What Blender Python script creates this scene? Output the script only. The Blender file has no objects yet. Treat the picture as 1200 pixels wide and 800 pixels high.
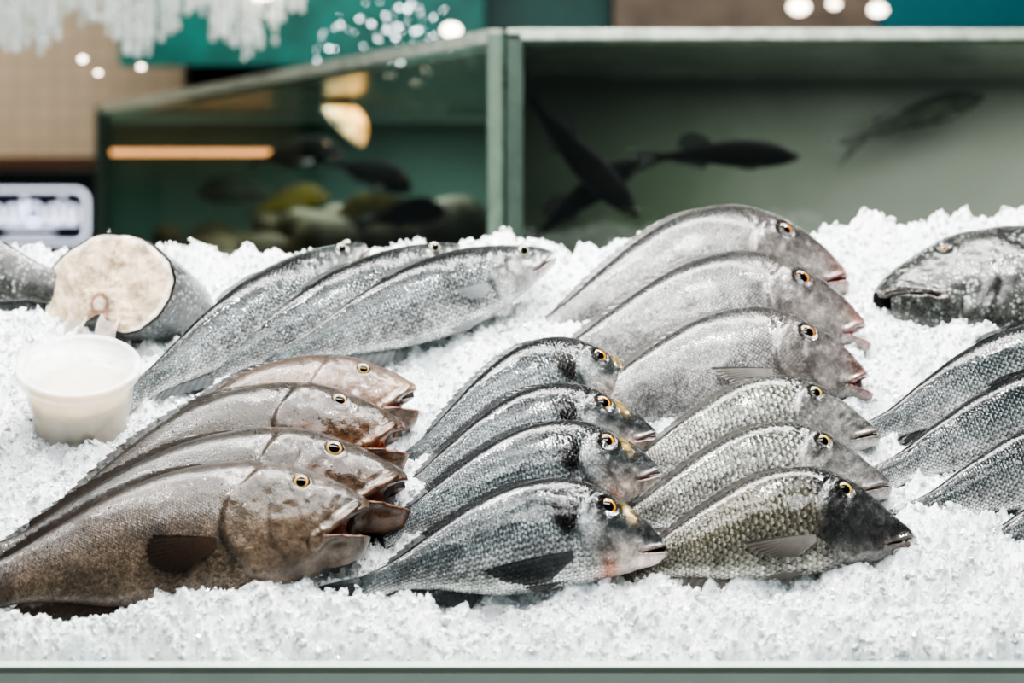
import bpy, math, random
import numpy as np
from mathutils import Vector, Matrix
random.seed(4); np.random.seed(4)
Z0=0.9; K=0.607; EYE=Z0+0.495
SC=bpy.context.scene

def lin(h):
    h=h.lstrip('#'); o=[]
    for i in (0,2,4):
        c=int(h[i:i+2],16)/255.0
        o.append(c/12.92 if c<=0.04045 else ((c+0.055)/1.055)**2.4)
    return np.array(o)
def L4(h): return tuple(lin(h))+(1.0,)
def vnoise(x,y,f,seed):
    r=np.random.RandomState(seed); G=r.rand(256,256)
    X=x*f+37.3; Y=y*f+11.7; xi=np.floor(X).astype(int); yi=np.floor(Y).astype(int)
    fx=X-xi; fy=Y-yi; fx=fx*fx*(3-2*fx); fy=fy*fy*(3-2*fy)
    a=G[xi%256,yi%256]; b=G[(xi+1)%256,yi%256]; c=G[xi%256,(yi+1)%256]; d=G[(xi+1)%256,(yi+1)%256]
    return (a*(1-fx)+b*fx)*(1-fy)+(c*(1-fx)+d*fx)*fy-.5

# ------------------------------------------------------------ node helpers
def newmat(name):
    m=bpy.data.materials.new(name); m.use_nodes=True
    nt=m.node_tree; nt.nodes.clear()
    out=nt.nodes.new('ShaderNodeOutputMaterial')
    p=nt.nodes.new('ShaderNodeBsdfPrincipled')
    nt.links.new(p.outputs[0],out.inputs[0])
    return m,nt,p,out
def mth(nt,op,a,b=None,c=None):
    n=nt.nodes.new('ShaderNodeMath'); n.operation=op
    for i,v in enumerate((a,b,c)):
        if v is None: continue
        if isinstance(v,(int,float)): n.inputs[i].default_value=v
        else: nt.links.new(v,n.inputs[i])
    return n.outputs[0]
def mixc(nt,f,a,b,mode='MIX'):
    n=nt.nodes.new('ShaderNodeMix'); n.data_type='RGBA'; n.blend_type=mode
    for idx,v in ((0,f),(6,a),(7,b)):
        if isinstance(v,(int,float)): n.inputs[idx].default_value=v
        elif isinstance(v,tuple): n.inputs[idx].default_value=v
        else: nt.links.new(v,n.inputs[idx])
    return n.outputs[2]
def mapr(nt,v,a,b,c,d,smooth=False):
    n=nt.nodes.new('ShaderNodeMapRange')
    if smooth: n.interpolation_type='SMOOTHSTEP'
    nt.links.new(v,n.inputs[0])
    for i,x in zip((1,2,3,4),(a,b,c,d)): n.inputs[i].default_value=x
    return n.outputs[0]
def noise(nt,vec,scale,detail=4,rough=.6):
    n=nt.nodes.new('ShaderNodeTexNoise'); n.inputs['Scale'].default_value=scale
    n.inputs['Detail'].default_value=detail; n.inputs['Roughness'].default_value=rough
    if vec is not None: nt.links.new(vec,n.inputs['Vector'])
    return n.outputs['Fac']
def objco(nt):
    return nt.nodes.new('ShaderNodeTexCoord').outputs['Object']
def plain(name,hexc,rough=.5,metal=0,bump=0,bscale=40,var=.15,emit=0,coat=0,spec=.5):
    m,nt,p,o=newmat(name)
    co=objco(nt); n=noise(nt,co,bscale)
    f=mapr(nt,n,.3,.7,1-var,1+var)
    mul=nt.nodes.new('ShaderNodeVectorMath'); mul.operation='SCALE'
    mul.inputs[0].default_value=tuple(lin(hexc)); nt.links.new(f,mul.inputs['Scale'])
    nt.links.new(mul.outputs[0],p.inputs['Base Color'])
    p.inputs['Roughness'].default_value=rough; p.inputs['Metallic'].default_value=metal
    p.inputs['Coat Weight'].default_value=coat; p.inputs['Specular IOR Level'].default_value=spec
    if emit:
        p.inputs['Emission Color'].default_value=L4(hexc); p.inputs['Emission Strength'].default_value=emit
    if bump:
        b=nt.nodes.new('ShaderNodeBump'); b.inputs['Strength'].default_value=bump; b.inputs['Distance'].default_value=.01
        nt.links.new(n,b.inputs['Height']); nt.links.new(b.outputs[0],p.inputs['Normal'])
    return m

def fish_body_mat(name,size=.005,sstr=.6,edge=.5,metal=.4,rough=.32,stripe=0,mott=.2,mscale=30,coat=.6,tail_light=1.15,speck=0,fine=.5,blot=0,spec=.4,crough=.05):
    m,nt,p,o=newmat(name)
    at=nt.nodes.new('ShaderNodeAttribute'); at.attribute_name='Col'
    am=nt.nodes.new('ShaderNodeAttribute'); am.attribute_name='smask'
    uv=nt.nodes.new('ShaderNodeUVMap'); uv.uv_map='UVMap'
    mp=nt.nodes.new('ShaderNodeMapping'); mp.inputs['Rotation'].default_value=(0,0,math.radians(45))
    s=1/size; mp.inputs['Scale'].default_value=(s,s*1.15,1); nt.links.new(uv.outputs[0],mp.inputs[0])
    vo=nt.nodes.new('ShaderNodeTexVoronoi'); vo.voronoi_dimensions='2D'; vo.inputs['Scale'].default_value=1
    vo.inputs['Randomness'].default_value=.22
    nt.links.new(mp.outputs[0],vo.inputs['Vector'])
    sub=nt.nodes.new('ShaderNodeVectorMath'); sub.operation='SUBTRACT'
    nt.links.new(mp.outputs[0],sub.inputs[0]); nt.links.new(vo.outputs['Position'],sub.inputs[1])
    dot=nt.nodes.new('ShaderNodeVectorMath'); dot.operation='DOT_PRODUCT'
    nt.links.new(sub.outputs[0],dot.inputs[0]); dot.inputs[1].default_value=(-.707,-.707,0)
    t=dot.outputs['Value']
    mask=am.outputs['Fac']
    shade=mapr(nt,t,-.6,.25,edge,tail_light,True)  # overlap shade painted into the colour, darkest where a scale tucks under
    rim=mapr(nt,t,.35,.65,1.0,edge+.15,True)
    shade=mth(nt,'MULTIPLY',shade,rim)
    wn=nt.nodes.new('ShaderNodeTexWhiteNoise'); wn.noise_dimensions='2D'; nt.links.new(vo.outputs['Position'],wn.inputs['Vector'])
    tone=mapr(nt,wn.outputs['Value'],0,1,.62,1.4)
    shade=mth(nt,'MULTIPLY',shade,tone)
    sh=mth(nt,'ADD',mth(nt,'MULTIPLY',mth(nt,'SUBTRACT',shade,1.0),mask),1.0)
    co=objco(nt); n1=noise(nt,co,mscale,5,.65); n2=noise(nt,co,mscale*9,4,.7)
    mo=mapr(nt,n1,.3,.7,1-mott,1+mott)
    mo2=mapr(nt,n2,.3,.7,1-mott*1.3,1+mott*1.3)
    f=mth(nt,'MULTIPLY',mth(nt,'MULTIPLY',sh,mo),mo2)
    if stripe:
        sx=nt.nodes.new('ShaderNodeSeparateXYZ'); nt.links.new(uv.outputs[0],sx.inputs[0])
        si=mth(nt,'SINE',mth(nt,'MULTIPLY',sx.outputs[1],2*math.pi/(size*1.25)))
        st=mapr(nt,si,-1,1,1-stripe,1.08)
        st=mth(nt,'ADD',mth(nt,'MULTIPLY',mth(nt,'SUBTRACT',st,1.0),mask),1.0)
        f=mth(nt,'MULTIPLY',f,st)
    sc=nt.nodes.new('ShaderNodeVectorMath'); sc.operation='SCALE'
    nt.links.new(at.outputs['Color'],sc.inputs[0]); nt.links.new(f,sc.inputs['Scale'])
    colr=sc.outputs[0]
    if blot:
        n3=noise(nt,co,16,3,.6); k=mapr(nt,n3,.5,.62,0,blot,True)
        dk=nt.nodes.new('ShaderNodeVectorMath'); dk.operation='SCALE'; nt.links.new(colr,dk.inputs[0]); dk.inputs['Scale'].default_value=.45
        colr=mixc(nt,k,colr,dk.outputs[0])
    if speck:
        v2=nt.nodes.new('ShaderNodeTexVoronoi'); v2.inputs['Scale'].default_value=150; nt.links.new(co,v2.inputs['Vector'])
        k=mapr(nt,v2.outputs['Distance'],.2,.5,speck,0,True)
        k2=mth(nt,'MULTIPLY',k,mapr(nt,n1,.42,.6,0,1))
        colr=mixc(nt,k2,colr,(.35,.38,.35,1))
    nt.links.new(colr,p.inputs['Base Color'])
    nt.links.new(mth(nt,'ADD',mth(nt,'MULTIPLY',mask,metal*.6),metal*.4),p.inputs['Metallic'])
    p.inputs['Specular IOR Level'].default_value=spec
    rr=mapr(nt,n2,.3,.7,rough-.10,rough+.14); nt.links.new(rr,p.inputs['Roughness'])
    p.inputs['Coat Weight'].default_value=coat; p.inputs['Coat Roughness'].default_value=crough
    h=mth(nt,'MULTIPLY',shade,mask)
    h=mth(nt,'ADD',h,mth(nt,'MULTIPLY',n2,fine))
    b=nt.nodes.new('ShaderNodeBump'); b.inputs['Strength'].default_value=sstr; b.inputs['Distance'].default_value=size*.26
    nt.links.new(h,b.inputs['Height']); nt.links.new(b.outputs[0],p.inputs['Normal'])
    b2=nt.nodes.new('ShaderNodeBump'); b2.inputs['Strength'].default_value=.5; b2.inputs['Distance'].default_value=.0025
    nt.links.new(mth(nt,'ADD',n1,mth(nt,'MULTIPLY',h,.22)),b2.inputs['Height'])
    nt.links.new(b2.outputs[0],p.inputs['Coat Normal'])
    return m
def vcol_mat(name,rough=.3,coat=0,metal=0,spec=.5,trans=0,sss=0,bump=0):
    m,nt,p,o=newmat(name)
    at=nt.nodes.new('ShaderNodeAttribute'); at.attribute_name='Col'
    n=noise(nt,objco(nt),120,4)
    f=mapr(nt,n,.3,.7,.85,1.15)
    sc=nt.nodes.new('ShaderNodeVectorMath'); sc.operation='SCALE'
    nt.links.new(at.outputs['Color'],sc.inputs[0]); nt.links.new(f,sc.inputs['Scale'])
    nt.links.new(sc.outputs[0],p.inputs['Base Color'])
    p.inputs['Roughness'].default_value=rough; p.inputs['Coat Weight'].default_value=coat
    p.inputs['Metallic'].default_value=metal; p.inputs['Specular IOR Level'].default_value=spec
    p.inputs['Coat Roughness'].default_value=.05
    if sss:
        p.inputs['Subsurface Weight'].default_value=sss; p.inputs['Subsurface Scale'].default_value=.01
    if bump:
        b=nt.nodes.new('ShaderNodeBump'); b.inputs['Strength'].default_value=bump; b.inputs['Distance'].default_value=.003
        nt.links.new(n,b.inputs['Height']); nt.links.new(b.outputs[0],p.inputs['Normal'])
    if trans:
        tr=nt.nodes.new('ShaderNodeBsdfTransparent'); mx=nt.nodes.new('ShaderNodeMixShader'); mx.inputs[0].default_value=trans
        nt.links.new(p.outputs[0],mx.inputs[1]); nt.links.new(tr.outputs[0],mx.inputs[2]); nt.links.new(mx.outputs[0],o.inputs[0])
    return m

EYEM=vcol_mat('fish_eye_wet',.10,.3,0,.4)
FINM=vcol_mat('fish_fin_membrane',.35,.5,0,.3,.12)
MOUM=vcol_mat('fish_mouth_flesh',.3,.4,0,.4,0,0,.4)

# ------------------------------------------------------------ mesh helpers
def mkmesh(name,V,F,mats=(),mi=None,col=None,uv=None,sm=None,smooth=True,parent=None,mat4=None):
    me=bpy.data.meshes.new(name)
    me.from_pydata([tuple(v) for v in np.asarray(V,float).tolist()],[],F)
    for m in mats: me.materials.append(m)
    if mi is not None: me.polygons.foreach_set('material_index',np.asarray(mi,dtype=np.int32))
    me.polygons.foreach_set('use_smooth',np.full(len(me.polygons),smooth,dtype=bool))
    if col is not None:
        a=me.color_attributes.new('Col','FLOAT_COLOR','POINT')
        c=np.ones((len(V),4)); c[:,:3]=col; a.data.foreach_set('color',c.ravel())
    if sm is not None:
        a=me.attributes.new('smask','FLOAT','POINT'); a.data.foreach_set('value',np.asarray(sm,float))
    if uv is not None:
        u=me.uv_layers.new(name='UVMap'); li=np.zeros(len(me.loops),dtype=np.int32)
        me.loops.foreach_get('vertex_index',li); u.data.foreach_set('uv',np.asarray(uv,float)[li].ravel())
    me.validate(); me.update()
    ob=bpy.data.objects.new(name,me); SC.collection.objects.link(ob)
    if parent: ob.parent=parent
    if mat4 is not None: ob.matrix_world=mat4
    return ob
def empty(name,loc=(0,0,0)):
    e=bpy.data.objects.new(name,None); SC.collection.objects.link(e); e.location=loc; e.empty_display_size=.05; return e
def boxvf(x0,x1,y0,y1,z0,z1):
    V=[(x0,y0,z0),(x1,y0,z0),(x1,y1,z0),(x0,y1,z0),(x0,y0,z1),(x1,y0,z1),(x1,y1,z1),(x0,y1,z1)]
    F=[(3,2,1,0),(4,5,6,7),(0,1,5,4),(1,2,6,5),(2,3,7,6),(3,0,4,7)]
    return V,F
def box(name,b,mat,parent=None,bev=0):
    V,F=boxvf(*b); o=mkmesh(name,V,F,[mat],smooth=False,parent=parent)
    if bev:
        md=o.modifiers.new('bevel','BEVEL'); md.width=bev; md.segments=2
    return o
def prism(name,poly,z0,z1,mat,parent=None):
    n=len(poly); V=[(x,y,z0) for x,y in poly]+[(x,y,z1) for x,y in poly]
    F=[tuple(range(n))[::-1],tuple(range(n,2*n))]+[(i,(i+1)%n,n+(i+1)%n,n+i) for i in range(n)]
    return mkmesh(name,V,F,[mat],smooth=False,parent=parent)

def cr(xs,ys,x):
    xs=np.sqrt(np.array(xs,float)); ys=np.array(ys,float); x=np.sqrt(np.asarray(x,float))
    d=np.gradient(ys,xs); i=np.clip(np.searchsorted(xs,x,side='right')-1,0,len(xs)-2)
    h=xs[i+1]-xs[i]; t=np.clip((x-xs[i])/h,0,1); t2=t*t; t3=t2*t
    return (2*t3-3*t2+1)*ys[i]+(t3-2*t2+t)*h*d[i]+(-2*t3+3*t2)*ys[i+1]+(t3-t2)*h*d[i+1]
def sst(x,a,b):
    t=np.clip((x-a)/(b-a),0,1); return t*t*(3-2*t)
def ramp(v,stops):
    out=np.zeros(v.shape+(3,)); p=[s[0] for s in stops]; c=np.array([lin(s[1]) for s in stops])
    for k in range(3): out[...,k]=np.interp(v,p,c[:,k])
    return out
def blend(a,b,f): return a*(1-f[...,None])+b*f[...,None]
def const(v,h): return np.broadcast_to(lin(h),v.shape+(3,)).copy()

# ------------------------------------------------------------ species
SS=[0,.02,.06,.12,.2,.3,.4,.52,.65,.78,.9,1]
def c_grouper(s,v,sp):
    c=ramp(v,[(-1,'#827263'),(-.5,'#655646'),(0,'#4f4133'),(.6,'#3a2e21'),(1,'#211911')])
    h=ramp(v,[(-1,'#8e7a6a'),(-.3,'#6d5b49'),(.3,'#4d3f2f'),(1,'#32271b')])
    return blend(h,c,sst(s,.25,.42))
def c_grouper2(s,v,sp):
    c=ramp(v,[(-1,'#58452b'),(-.5,'#46341d'),(0,'#352713'),(.6,'#271d0e'),(1,'#140f07')])
    h=ramp(v,[(-1,'#805533'),(-.3,'#5f3d1f'),(.3,'#3b2712'),(1,'#26190c')])
    return blend(h,c,sst(s,.25,.42))
def c_grouper3(s,v,sp):
    return ramp(v,[(-1,'#a38876'),(-.3,'#876c59'),(.4,'#675243'),(1,'#3c2f25')])
def c_bream(s,v,sp):
    c=ramp(v,[(-1,'#dcdcd8'),(-.55,'#aeb1b0'),(-.1,'#6c7375'),(.3,'#3b4244'),(.7,'#1e2427'),(1,'#0e1113')])
    h=ramp(v,[(-1,'#e2d0c7'),(-.65,'#bcada4'),(-.35,'#6c6a68'),(.0,'#333738'),(.45,'#181b1c'),(1,'#0e1010')])
    o=blend(h,c,sst(s,.22,.30))
    cheek=np.exp(-((s-.25)/.03)**2-((v+.15)/.35)**2); o=blend(o,const(s,'#b2b5b4'),cheek*.5)
    spot=np.exp(-(((s-.330)/.038)**2*1.0+((v-.24)/.40)**2)**1.8)
    o=blend(o,const(s,'#020202'),np.clip(spot*1.8,0,1))
    gold=np.exp(-((s-.115)/.018)**2-((v-.62)/.3)**2)
    o=blend(o,const(s,'#94792c'),gold*.65)
    org=np.exp(-((s-.21)/.03)**2-((v+.88)/.16)**2); return blend(o,const(s,'#c4683c'),org*.8)
def c_emp(s,v,sp):
    c=ramp(v,[(-1,'#dcdcd8'),(-.5,'#b0afa9'),(0,'#81817b'),(.5,'#5a5b55'),(1,'#2a2b28')])
    h=ramp(v,[(-1,'#cac5c0'),(-.4,'#8b8884'),(.2,'#595957'),(1,'#2e2f2d')])
    return blend(h,c,sst(s,.28,.34))
def c_empd(s,v,sp):
    c=ramp(v,[(-1,'#b5b2a8'),(-.5,'#868377'),(0,'#605d51'),(.6,'#403e34'),(1,'#21201b')])
    h=ramp(v,[(-1,'#827e7a'),(-.5,'#3c3c3b'),(.2,'#222324'),(1,'#131414')])
    return blend(h,c,sst(s,.30,.35))
def c_sweet(s,v,sp):
    c=ramp(v,[(-1,'#cbcac8'),(-.4,'#a4a3a1'),(.2,'#7a7a79'),(.65,'#545454'),(1,'#292a2a')])
    h=ramp(v,[(-1,'#b5ada8'),(-.4,'#87817d'),(.2,'#605c5a'),(1,'#343130')])
    o=blend(h,c,sst(s,.28,.4))
    lip=np.exp(-(s/.05)**2)*np.exp(-((v+.2)/.8)**2)
    return blend(o,const(s,'#a5665e'),lip*.7)
def c_bass(s,v,sp):
    c=ramp(v,[(-1,'#e0e1df'),(-.5,'#babdbc'),(-.05,'#7a8081'),(.35,'#3c4345'),(.7,'#1d2224'),(1,'#111415')])
    h=ramp(v,[(-1,'#cfcfcc'),(-.3,'#959795'),(.3,'#464a4a'),(1,'#191c1d')])
    return blend(h,c,sst(s,.2,.3))
def c_mott(s,v,sp):
    return ramp(v,[(-1,'#4b4d49'),(-.3,'#262826'),(.4,'#181a18'),(1,'#0e0f0e')])
def c_dark(s,v,sp): return ramp(v,[(-1,'#0a0c09'),(1,'#040504')])
def c_pale(s,v,sp): return ramp(v,[(-1,'#3a4037'),(1,'#2a3028')])
def c_orange(s,v,sp): return ramp(v,[(-1,'#f0d0a4'),(0,'#d9a468'),(1,'#b0783e')])
def c_yel(s,v,sp): return ramp(v,[(-1,'#7a6f3a'),(0,'#57522a'),(1,'#2d2b18')])

W_DEEP=[.008,.032,.048,.062,.075,.083,.082,.073,.056,.038,.021,.008]
SP={
'grouper':dict(top=[.012,.042,.074,.110,.147,.168,.171,.16,.13,.09,.06,.062],bot=[-.048,-.078,-.105,-.128,-.147,-.16,-.163,-.157,-.13,-.085,-.055,-.058],
  wid=[.026,.054,.072,.084,.09,.092,.086,.072,.055,.038,.022,.01],head=.37,eye=(.17,.078,.022),iris=('#c9a05a','#6d5a40'),mouth=(.12,-.018,-.060),
  gape=(.50,.26),tail='round',pec=(.395,-.045,.17),dors=(.33,.9,.020,1),size=.0032,maxilla=True,inner='#94543c',lip=.007,cav=(.42,.55),pang=168,jaw=.80),
'bream':dict(top=[-.055,-.02,.036,.092,.148,.18,.183,.163,.125,.08,.047,.045],bot=[-.073,-.100,-.118,-.138,-.158,-.175,-.182,-.178,-.145,-.09,-.05,-.048],
  wid=W_DEEP,head=.29,eye=(.185,.060,.033),iris=('#c98a20','#4a4230'),mouth=(.095,-.064,-.088),gape=(.12,.03),tail='fork',pec=(.33,-.095,.30),
  dors=(.33,.88,.020,1),size=.0058,inner='#b98a80',lip=.007,cav=(.72,.8),pang=182),
'emperor':dict(top=[-.075,-.045,.0,.066,.135,.177,.182,.16,.12,.076,.044,.045],bot=[-.092,-.118,-.132,-.146,-.162,-.176,-.18,-.172,-.14,-.09,-.05,-.05],
  wid=W_DEEP,head=.33,eye=(.225,.075,.031),iris=('#c9a850','#66614a'),mouth=(.11,-.085,-.108),gape=(.08,.0),tail='fork',pec=(.36,-.08,.24),
  dors=(.33,.88,.016,1),size=.0085,inner='#a88880',lip=.007,cav=(.72,.8),pang=176),
'sweet':dict(top=[-.055,-.012,.04,.10,.152,.185,.187,.168,.128,.082,.046,.047],bot=[-.085,-.11,-.128,-.145,-.16,-.17,-.175,-.166,-.137,-.09,-.05,-.05],
  wid=W_DEEP,head=.31,eye=(.185,.066,.030),iris=('#a0703c','#5c5248'),mouth=(.085,-.072,-.10),gape=(.58,.20),tail='fork',pec=(.34,-.06,.20),
  dors=(.30,.88,.014,1),size=.0042,inner='#b83a32',lip=.010,cav=(.45,.6),pang=170,jaw=.92),
'bass':dict(top=[.0,.02,.042,.066,.092,.114,.121,.116,.096,.066,.04,.042],bot=[-.014,-.034,-.053,-.073,-.093,-.11,-.117,-.112,-.092,-.06,-.038,-.04],
  wid=[.008,.027,.042,.054,.064,.068,.066,.058,.044,.03,.018,.008],head=.27,eye=(.115,.034,.022),iris=('#a8a488','#7f807a'),mouth=(.10,-.007,-.035),
  gape=(.12,.03),tail='fork',pec=(.30,-.03,.13),dors=(.36,.55,.02,1),size=.0045,inner='#a88a80',lip=.005,cav=(.72,.8),pang=172),
'sturgeon':dict(top=[.0,.012,.03,.06,.085,.098,.10,.09,.07,.048,.03,.032],bot=[-.012,-.03,-.05,-.068,-.085,-.095,-.098,-.088,-.066,-.043,-.028,-.03],
  wid=[.01,.03,.045,.06,.07,.075,.07,.06,.045,.03,.018,.008],head=.25,eye=(.09,.02,.012),iris=('#333333','#333333'),mouth=(.07,-.01,-.03),
  gape=(.02,0),tail='fork',pec=(.27,-.06,.16),dors=(.6,.8,.10,0),size=.005,inner='#222222',lip=.002,cav=(.7,.8),pang=190),
}

def fin_sheet(B,T,col0,col1,rows=6,side=np.array([0,1.,0]),rip=.0015,scal=.08):
    n=len(B); V=[];C=[];F=[]
    for i in range(n):
        ray=(i%2==0)
        for r in range(rows+1):
            t=r/rows; tt=t*(1-(0 if ray else scal))
            p=B[i]*(1-tt)+T[i]*tt+side*(rip if ray else -rip)*(.3+.7*t)
            V.append(p); c=col0*(1-t)+col1*t
            C.append(c*(1.15 if ray else .7))
    for i in range(n-1):
        for r in range(rows):
            a=i*(rows+1)+r; F.append((a,a+1,a+rows+2,a+rows+1))
    return np.array(V),F,np.array(C)

SEED=[10]
def build_fish(name,spn,colf,body_mat,L,M4,bend=.2,head_bend=0.0,gape=None,fincol=('#5a5550','#3a3632'),inner=None,parent=None,detail=1.0,eye_s=1.0,open_fin=0.0,hs=1.0,lat=.0,tone=1.0):
    sp=dict(SP[spn]); ns=int(200*detail); nU,nC,nL=int(34*detail),7,int(26*detail)
    SEED[0]+=1; sd=SEED[0]
    TP=[t_*hs for t_ in sp['top']]; BT=[t_*hs for t_ in sp['bot']]
    u=np.linspace(0,1,ns); s=u**1.5; s[0]=.0004
    top=cr(SS,TP,s); bot=cr(SS,BT,s); wid=cr(SS,sp['wid'],s)
    hh0=(top-bot)/2; mid=(top+bot)/2; Hm=hh0.max()
    sm_,zt,zc=sp['mouth']; zt*=hs; zc*=hs; g_l,g_u=gape if gape else sp['gape']
    zl=zt+(zc-zt)*np.clip(s/sm_,0,1)
    cm=np.clip((zl-mid)/hh0,-.85,.85); ic=np.searchsorted(s,sm_); cm[ic:]=cm[ic]
    thm=np.arccos(cm); e=.02
    M=nU+nC+nL
    th=np.zeros((ns,M)); cav=np.full(M,-1.0); grp=np.zeros(M,int)
    for j in range(nU): th[:,j]=(thm-e)*(j/(nU-1))
    for j in range(nC):
        c=(j+1)/(nC+1); th[:,nU+j]=thm-e+2*e*c; cav[nU+j]=c; grp[nU+j]=1
    for j in range(nL): th[:,nU+nC+j]=(thm+e)+(math.pi-thm-e)*(j/(nL-1)); grp[nU+nC+j]=2
    S=np.repeat(s[:,None],M,1); hh=hh0[:,None]; md=mid[:,None]
    z=md+hh*np.cos(th); y=wid[:,None]*np.sin(th)**1.05; x=-S
    v=np.cos(th)*np.ones_like(S)
    def surfy(xx,zz):
        ss=np.clip(-xx,0.0004,1); t=cr(SS,TP,ss); b=cr(SS,BT,ss); w=cr(SS,sp['wid'],ss)
        q=np.clip((zz-(t+b)/2)/((t-b)/2),-1,1); return w*np.sqrt(np.maximum(1-q*q,0))
    hd=sp['head']
    wob=.012*vnoise(z,z*0,14,sd)+.006*vnoise(z,z*0,40,sd+1)
    xo=hd-.075*np.clip(np.abs((z+.02)/.13),0,1.4)**2+wob
    d=S-xo
    bul=.009*(1-sst(d,-.006,.008))*sst(d,-.16,-.0)
    xp=hd*.70-.05*np.clip(np.abs((z+.03)/.10),0,1.4)**2+wob*.7
    d2=S-xp; fade=sst(-z,-.06,.02)
    bul+=.0028*(1-sst(d2,-.006,.008))*sst(d2,-.07,0)*fade
    ey_s,ez,er=sp['eye']; ez*=hs
    dd=np.sqrt((S-ey_s)**2+(z-ez)**2)/er
    bul+=.0030*np.exp(-((dd-1.15)/.22)**2)-.004*np.exp(-(dd/.8)**4)
    headw=1-sst(S,hd-.02,hd+.02)
    bul+=.007*vnoise(S,z,9,sd+2)+.0055*vnoise(S,z,26,sd+3)*(.35+.65*headw)+.0038*vnoise(S,z,60,sd+4)*headw
    lp=sp['lip']
    dl=np.where(S<sm_*1.15,np.abs(z-zl[:,None]),1)
    bul+=lp*np.exp(-((dl-.008)/.008)**2)*np.clip(S/.02,0,1)-.004*np.exp(-(dl/.003)**2)*np.clip(S/.02,0,1)
    mx_=0
    if sp.get('maxilla'):
        ax_s,ax_z=.035,-.004; bx_s,bx_z=.150,-.075
        tt=np.clip(((S-ax_s)*(bx_s-ax_s)+(z-ax_z)*(bx_z-ax_z))/((bx_s-ax_s)**2+(bx_z-ax_z)**2),0,1)
        dm=np.sqrt((S-ax_s-tt*(bx_s-ax_s))**2+(z-ax_z-tt*(bx_z-ax_z))**2)
        wdt=.010+.012*tt
        mx_=1-sst(dm,wdt-.003,wdt+.003); bul+=.0085*mx_
    dj=np.sqrt(((S-sm_*1.1)/.02)**2+((z-zc+.012)/.035)**2)
    if not sp.get('maxilla'): bul+=.003*np.exp(-(dj-1)**2/.1)
    y=y+bul*np.clip(np.sin(th)*1.5,0,1)
    col=colf(S,v,sp)*tone
    if sp.get('maxilla'):
        ed=np.exp(-((dm-wdt-.002)/.003)**2); col=col*(1-.6*ed[...,None]); col=col*(1+.25*mx_[...,None])
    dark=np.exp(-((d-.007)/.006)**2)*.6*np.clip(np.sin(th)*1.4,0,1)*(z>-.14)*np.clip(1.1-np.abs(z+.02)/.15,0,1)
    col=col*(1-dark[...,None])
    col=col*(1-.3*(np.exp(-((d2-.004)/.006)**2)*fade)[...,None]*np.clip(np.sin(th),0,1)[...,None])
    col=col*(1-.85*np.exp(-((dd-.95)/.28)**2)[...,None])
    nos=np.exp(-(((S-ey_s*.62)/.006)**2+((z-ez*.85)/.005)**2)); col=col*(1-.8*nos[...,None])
    tonal=1+.6*vnoise(S,z,12,sd+5)+.6*vnoise(S,z,38,sd+6)*(.4+.6*headw)+.45*vnoise(S*.6,z,90,sd+7)
    col=col*tonal[...,None]
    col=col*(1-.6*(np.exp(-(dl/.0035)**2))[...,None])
    lipc=np.exp(-((dl-.006)/.006)**2)
    lc=(lin(inner if inner else sp['inner'])*.35+lin('#a08d80')*.25)*(.4+.6*tone)
    col=col*(1-.5*lipc[...,None])+lc*.5*lipc[...,None]
    ll=np.exp(-((v-.28+.25*S)/.022)**2)*sst(S,hd,hd+.03)
    col=col*(1-.35*ll[...,None])
    smask=sst(d,.0,.02); smask=smask+(1-smask)*.35*sst(d2,.0,.02)
    ds=np.diff(s,prepend=0); Uc=np.cumsum(ds*np.sqrt(Hm/np.maximum(hh0,.02)))
    U=np.repeat(Uc[:,None],M,1)*L; Vv=(math.pi/2-th)*np.sqrt(Hm*np.maximum(hh,.02))*L
    xc=-sm_
    wl=sst(x,xc-.045,xc+.03)
    def rot(X,Zz,ang):
        dx=X-xc; dz=Zz-zc; return xc+dx*np.cos(ang)-dz*np.sin(ang), zc+dx*np.sin(ang)+dz*np.cos(ang)
    jw=sp.get('jaw',1.0)
    xlj=np.where(x>xc,xc+(x-xc)*jw,x)
    xl,zl2=rot(xlj,z,-g_l*wl); xu,zu2=rot(x,z,g_u*wl*np.clip(1-(z-zc)/.12,0,1))
    xx=x.copy(); zz=z.copy()
    up=grp==0; lo=grp==2
    xx[:,up]=xu[:,up]; zz[:,up]=zu2[:,up]; xx[:,lo]=xl[:,lo]; zz[:,lo]=zl2[:,lo]
    jU=nU-1; jL=nU+nC
    yU=y[:,jU].copy(); yL=y[:,jL].copy()
    inn=lin(inner if inner else sp['inner'])
    front=(s<sm_); kx,ky=sp['cav']
    for j in range(nU,nU+nC):
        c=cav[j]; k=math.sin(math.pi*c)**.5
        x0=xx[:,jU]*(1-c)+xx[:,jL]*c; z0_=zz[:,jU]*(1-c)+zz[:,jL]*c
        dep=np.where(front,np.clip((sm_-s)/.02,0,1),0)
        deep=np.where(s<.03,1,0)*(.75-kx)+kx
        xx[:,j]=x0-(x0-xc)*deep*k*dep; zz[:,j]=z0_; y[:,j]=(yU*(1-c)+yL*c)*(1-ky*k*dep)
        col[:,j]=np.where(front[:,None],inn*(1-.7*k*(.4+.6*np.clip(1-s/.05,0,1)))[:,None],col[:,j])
    XX=np.concatenate([xx,xx[:,-2:0:-1]],1); ZZ=np.concatenate([zz,zz[:,-2:0:-1]],1)
    YY=np.concatenate([-y,y[:,-2:0:-1]],1)
    N=XX.shape[1]
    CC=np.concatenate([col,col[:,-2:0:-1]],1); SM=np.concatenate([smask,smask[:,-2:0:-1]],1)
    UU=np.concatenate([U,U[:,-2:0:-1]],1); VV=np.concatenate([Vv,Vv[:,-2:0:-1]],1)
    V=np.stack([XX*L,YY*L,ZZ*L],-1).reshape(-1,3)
    i=np.arange(ns-1)[:,None]*N; j=np.arange(N)[None,:]; jn=(j+1)%N
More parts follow.
